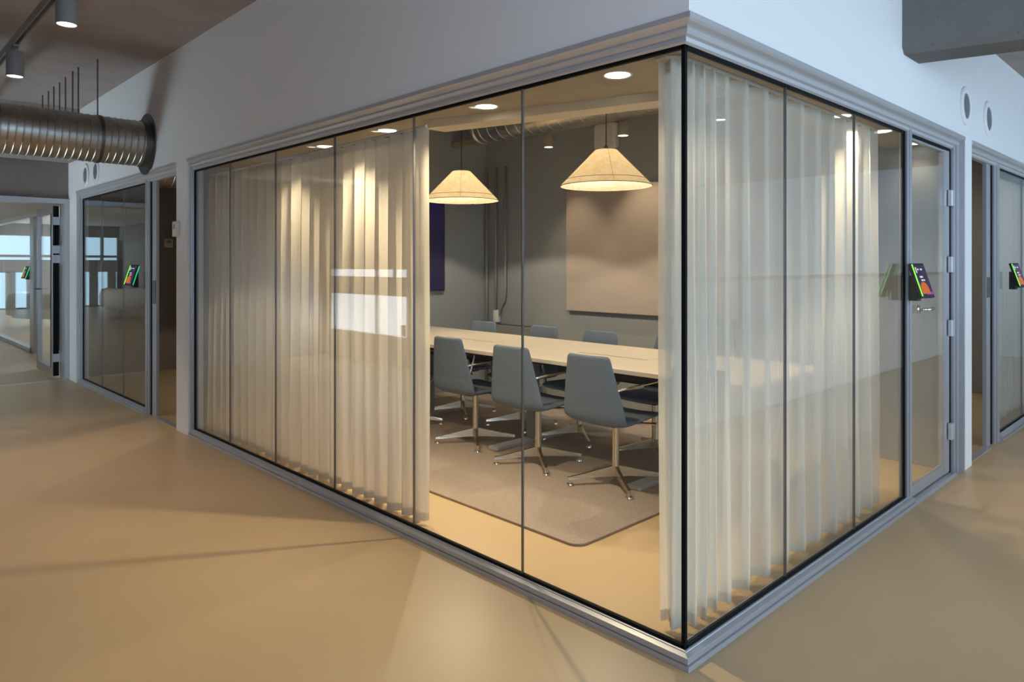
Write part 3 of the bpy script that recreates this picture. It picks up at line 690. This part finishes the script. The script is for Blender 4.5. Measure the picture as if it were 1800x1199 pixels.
curtain('sheer_curtain', [(0.13, 0.205), (0.118, 0.16), (0.16, 0.115), (2.24, 0.125)], 'white sheer curtain wrapping the glass corner and the right glass wall', 'sheer_white',
        lambda s: 0.085 if s < 0.42 else 0.172, lambda s: 0.034 if s < 0.42 else 0.037, seed=5, z1=2.222)
curtain('sheer_curtain', [(5.16, 0.16), (7.5, 0.16)], 'pale curtain in the neighbouring room at the right edge', 'sheer_white',
        lambda s: 0.15, lambda s: 0.035, seed=8, res=12)

# =================================================================== CORRIDOR OBJECTS
# big duct
t, L = spiral_duct('ventilation_duct', (-3.5, 5.79, 2.575), (-0.05, 5.79, 2.56), 0.208, 0.054, 'large round spiral steel duct entering the white wall', rib=0.005)
bm = bmesh.new(); lathe(bm, [(0.21, L-0.06), (0.219, L-0.06), (0.219, L-0.01), (0.285, L-0.01), (0.285, L-0.002), (0.21, L-0.002)], 48, close=True)
o = obj('wall_flange', bm, 'steel_dark', t); smooth_angle(o)
bm = bmesh.new(); lathe(bm, [(0.216, L-0.425), (0.2165, L-0.40), (0.209, L-0.40), (0.209, L-0.425)], 48, close=True)
o = obj('clamp_band', bm, 'steel_dark', t); smooth_angle(o)
o = obj('threaded_rod', (lambda b: (tube(b, [(-0.46, 5.79, 2.77), (-0.46, 5.79, 3.28)], 0.006, 6), b)[-1])(bmesh.new()), 'steel_dark'); tag(o, 'thin threaded rod carrying the large duct near the wall', 'rod', 'threaded ceiling rods')
rodm = None
for i, (x, y) in enumerate(((-0.52, 6.2), (-0.523, 6.4), (-0.52, 6.7), (-0.515, 6.97), (-0.52, 7.2), (-0.516, 7.47), (-0.52, 7.73))):
    if rodm is None:
        bm = bmesh.new(); tube(bm, [(0, 0, 0), (0, 0, 0.60)], 0.007, 6); o = obj('threaded_rod', bm, 'steel_dark'); rodm = o.data
    else: o = bpy.data.objects.new('threaded_rod', rodm); COL.objects.link(o)
    o.location = (x, y, 2.68); tag(o, 'thin threaded rod behind the large duct, %s of the receding row' % ('nearest', 'second', 'third', 'fourth', 'fifth', 'sixth', 'farthest')[i], 'rod', 'threaded ceiling rods')
# track
tr = thing('light_track', 'grey ceiling track holding the corridor spotlights', 'light track', (-1.35, 3.2, 2.83))
obj('track_profile', boxes((-0.018, 0.018, -5.0, 4.9, -0.0, 0.045)), 'lamp_grey', tr)
obj('track_slot', boxes((-0.008, 0.008, -5.0, 4.9, -0.002, 0.0)), 'black', tr)
obj('suspension', boxes((-0.006, 0.006, -2.0, -1.98, 0.045, 0.45), (-0.006, 0.006, 1.5, 1.52, 0.045, 0.45), (-0.006, 0.006, 4.0, 4.02, 0.045, 0.45)), 'lamp_grey', tr)
for i, (y, lb) in enumerate(((2.70, 'grey cylinder spotlight at the top left, nearest of the track'), (4.06, 'grey cylinder spotlight on the track above the duct, second one'), (5.24, 'grey cylinder spotlight cut by the left edge'),)):
    can_spot(-1.35, y, 2.79, 2.63, 0.048, lb, 'lamp_grey', 'track spotlights in the corridor', (42, 66, 66)[i], None, 'disc_cool')
# round vents
def vent(side, t_, z, label):
    o_ = thing('air_vent', label, 'vent', (-0.05, t_, z) if side == 'L' else (t_, -0.05, z), rot=(0, -PI/2, 0) if side == 'L' else (PI/2, 0, 0), group='round wall vents')
    bm = bmesh.new(); lathe(bm, [(0.135, 0), (0.135, 0.006), (0.128, 0.014), (0.105, 0.018), (0.088, 0.010), (0.086, 0.0)], 48, close=True); a = obj('vent_ring', bm, 'wall_white', o_); smooth_angle(a, 50)
    bm = bmesh.new(); lathe(bm, [(0, 0.003), (0.088, 0.003), (0.088, 0.0), (0, 0.0)], 40); obj('grille', bm, 'radiator', o_)
    bm = bmesh.new()
    for i in range(-8, 9):
        y = i*0.0098; w = math.sqrt(max(0, 0.086**2 - y*y)); box(bm, -w, w, y-0.0028, y+0.0028, 0.003, 0.009)
    g = obj('grille_bars', bm, 'vent_mesh', o_); g['kind'] = 'stuff'
vent('R', 3.47, 2.53, 'round white air vent above the right door, nearer of the two')
vent('R', 4.09, 2.53, 'round white air vent further along the right wall')
vent('L', 7.53, 2.47, 'small round air vent under the duct, right one')
vent('L', 7.96, 2.47, 'small round air vent under the duct, left one')
# tablets (booking panels): local x = screen width, z = height, -y = screen normal
def tablet(loc, rz, label, lean=-0.32):
    t = thing('booking_tablet', label, 'tablet', loc, rz, group='room booking tablets')
    h = obj('tablet_body', bevel(boxes((-0.078, 0.078, -0.010, 0.010, -0.105, 0.105)), 0.004), 'black', t); h.rotation_euler = (lean, 0, 0)
    def part(n, b, m):
        o = obj(n, b, m, h); return o
    part('display', boxes((-0.062, 0.068, -0.0112, -0.0095, -0.088, 0.092)), 'tablet_screen')
    part('light_strip', boxes((-0.0755, -0.0685, -0.0125, 0.004, -0.095, 0.097)), 'led')
    part('light_strip', boxes((0.0700, 0.0785, 0.002, 0.012, -0.095, 0.097)), 'led_back')
    bm = bmesh.new(); prof = [(0.048*math.cos(a), 0.052*math.sin(a)) for a in [PI*i/14 for i in range(15)]]
    vs = [bm.verts.new((x-0.012, -0.0122, z-0.062)) for x, z in [(-0.048, -0.02), (0.048, -0.02)] + prof]; bm.faces.new(vs); part('screen_picture', bm, 'scr_orange')
    part('screen_band', boxes((-0.012, 0.066, -0.0120, -0.0112, -0.088, -0.070)), 'scr_purple')
    b = []
    for (x0, x1, z) in ((-0.028, -0.014, 0.066), (0.005, 0.028, 0.066), (-0.028, 0.008, 0.020), (-0.022, -0.002, 0.000), (0.004, 0.020, 0.000)): b.append((x0, x1, -0.0122, -0.0112, z-0.005, z+0.005))
    b.append((-0.052, -0.040, -0.0122, -0.0112, 0.045, 0.080))
    for q in b: part('screen_line', boxes(q), 'scr_white')
    obj('mount_bracket', boxes((-0.028, 0.022, 0.010, 0.055, -0.118, 0.03)), 'black', t)
    return t
tablet((2.385, -0.085, 1.335), math.radians(-8), 'booking tablet with green light strip beside the right glass door')
tablet((4.93, -0.085, 1.34), math.radians(-8), 'booking tablet with green light strip at the right edge')
tablet((-0.085, 6.12, 1.325), math.radians(-90+8), 'booking tablet with green light strip on the corridor glass at the left')
tablet((0.13, 12.55, 1.30), math.radians(-90+8), 'tiny booking tablet on the far glass wall beyond the open door')
# thermostat and wall box
th = thing('thermostat', 'small beige square thermostat on the taupe wall in the open doorway', 'thermostat', (1.13, 8.80, 1.72))
obj('plate', bevel(boxes((-0.055, 0.055, -0.022, 0, -0.06, 0.06)), 0.006), 'white_plastic', th); obj('display', boxes((-0.03, 0.03, -0.024, -0.022, 0.0, 0.04)), 'vent_mesh', th)
ic = thing('wall_control', 'narrow white control box on the white pier beside the doorway', 'control', (-0.045, 4.985, 1.735))
obj('plate', bevel(boxes((-0.028, 0, -0.05, 0.05, -0.065, 0.065)), 0.005), 'white_plastic', ic); obj('display', boxes((-0.030, -0.028, -0.018, 0.018, 0.0, 0.04)), 'vent_mesh', ic)
# duct in second room
spiral_duct('ventilation_duct', (0.1, 7.1, 2.50), (3.36, 7.1, 2.50), 0.20, 0.09, 'spiral duct glowing warm inside the open doorway at the left')
# sofas in the hall
def sofa(loc, rz, label):
    t = thing('curved_sofa', label, 'sofa', loc, rz, group='sofas in the daylit hall')
    bm = bmesh.new(); n = 24
    for r0, r1, z0, z1 in ((0.75, 1.5, 0.22, 0.46),):
        A = []
        for i in range(n+1):
            a = math.radians(200 + 140*i/n); c, s = math.cos(a), math.sin(a)
            A.append([bm.verts.new((r*c, r*s+1.1, z)) for r, z in ((0.72, 0.24), (0.70, 0.30), (0.72, 0.44), (0.78, 0.47), (1.40, 0.47), (1.42, 0.24))])
        for P_, Q in zip(A, A[1:]):
            for k in range(6): bm.faces.new((P_[k], P_[(k+1) % 6], Q[(k+1) % 6], Q[k]))
        bm.faces.new(A[0]); bm.faces.new(A[-1][::-1])
    obj('seat', bm, 'sofa', t, True)
    bm = bmesh.new(); A = []
    for i in range(n+1):
        a = math.radians(200 + 140*i/n); c, s = math.cos(a), math.sin(a)
        A.append([bm.verts.new((r*c, r*s+1.1, z)) for r, z in ((1.25, 0.30), (1.22, 0.6), (1.26, 0.74), (1.36, 0.80), (1.48, 0.76), (1.54, 0.6), (1.52, 0.30))])
    for P_, Q in zip(A, A[1:]):
        for k in range(7): bm.faces.new((P_[k], P_[(k+1) % 7], Q[(k+1) % 7], Q[k]))
    bm.faces.new(A[0]); bm.faces.new(A[-1][::-1]); obj('backrest', bm, 'sofa', t, True)
    for i in range(4):
        a = math.radians(208 + 124*i/3); bm = bmesh.new(); tube(bm, [(1.1*math.cos(a), 1.1*math.sin(a)+1.1, 0.24), (1.1*math.cos(a), 1.1*math.sin(a)+1.1, 0.0)], 0.012, 8); obj('leg', bm, 'steel_dark', t)
sofa((1.22, 17.2, 0), math.radians(-60), 'curved grey sofa behind the far glass wall at the left edge')
sofa((-3.6, 19.2, 0), math.radians(60), 'curved grey sofa mirrored in the corridor glass')
cu = obj('brown_curtain', (lambda b: ([box(b, 0.50+0.03*(i % 2), 0.54+0.03*(i % 2), 11.0+i*0.10, 11.08+i*0.10, 0.03, 2.2) for i in range(11)], b)[-1])(bmesh.new()), 'brown_cloth')
tag(cu, 'brown curtain just behind the open door at the left', 'curtain')
# balustrade of white rods along the atrium, mirrored in the right glass
bl = thing('balustrade', 'white rod balustrade along the atrium edge, mirrored in the right glass', 'balustrade', (6.2, -1.83, 0))
obj('top_rail', boxes((-4.2, 4.6, -0.03, 0.03, 1.28, 1.32)), 'alu_light', bl); obj('bottom_rail', boxes((-4.2, 4.6, -0.015, 0.015, 0.02, 0.05)), 'alu_light', bl)
bm = bmesh.new()
for i in range(88): box(bm, -4.2+i*0.10, -4.175+i*0.10, -0.012, 0.012, 0.05, 1.28)
o = obj('rods', bm, 'wall_white', bl); o['kind'] = 'stuff'
# lamp in neighbouring rooms
downlight(5.6, 1.6, 3.14, 'ceiling light inside the room at the right edge', 'ceiling lights of side rooms', 50, 0.07)
downlight(1.2, 6.2, 3.14, 'ceiling light inside the room behind the left doorway', 'ceiling lights of side rooms', 60, 0.07)
for i, (x, z, lb) in enumerate(((1.6, 3.28, 'unseen added spotlight warming the right corridor floor near the corner'), (3.9, 3.07, 'unseen added spotlight warming the right corridor floor beyond the beam'))):
    can_spot(x, -1.15, z-0.04, z-0.20, 0.05, lb, 'lamp_grey', 'added spotlights over the right corridor', (24, 50)[i], None, 'disc_cool')  # out-of-view spots added to warm the floor on the right
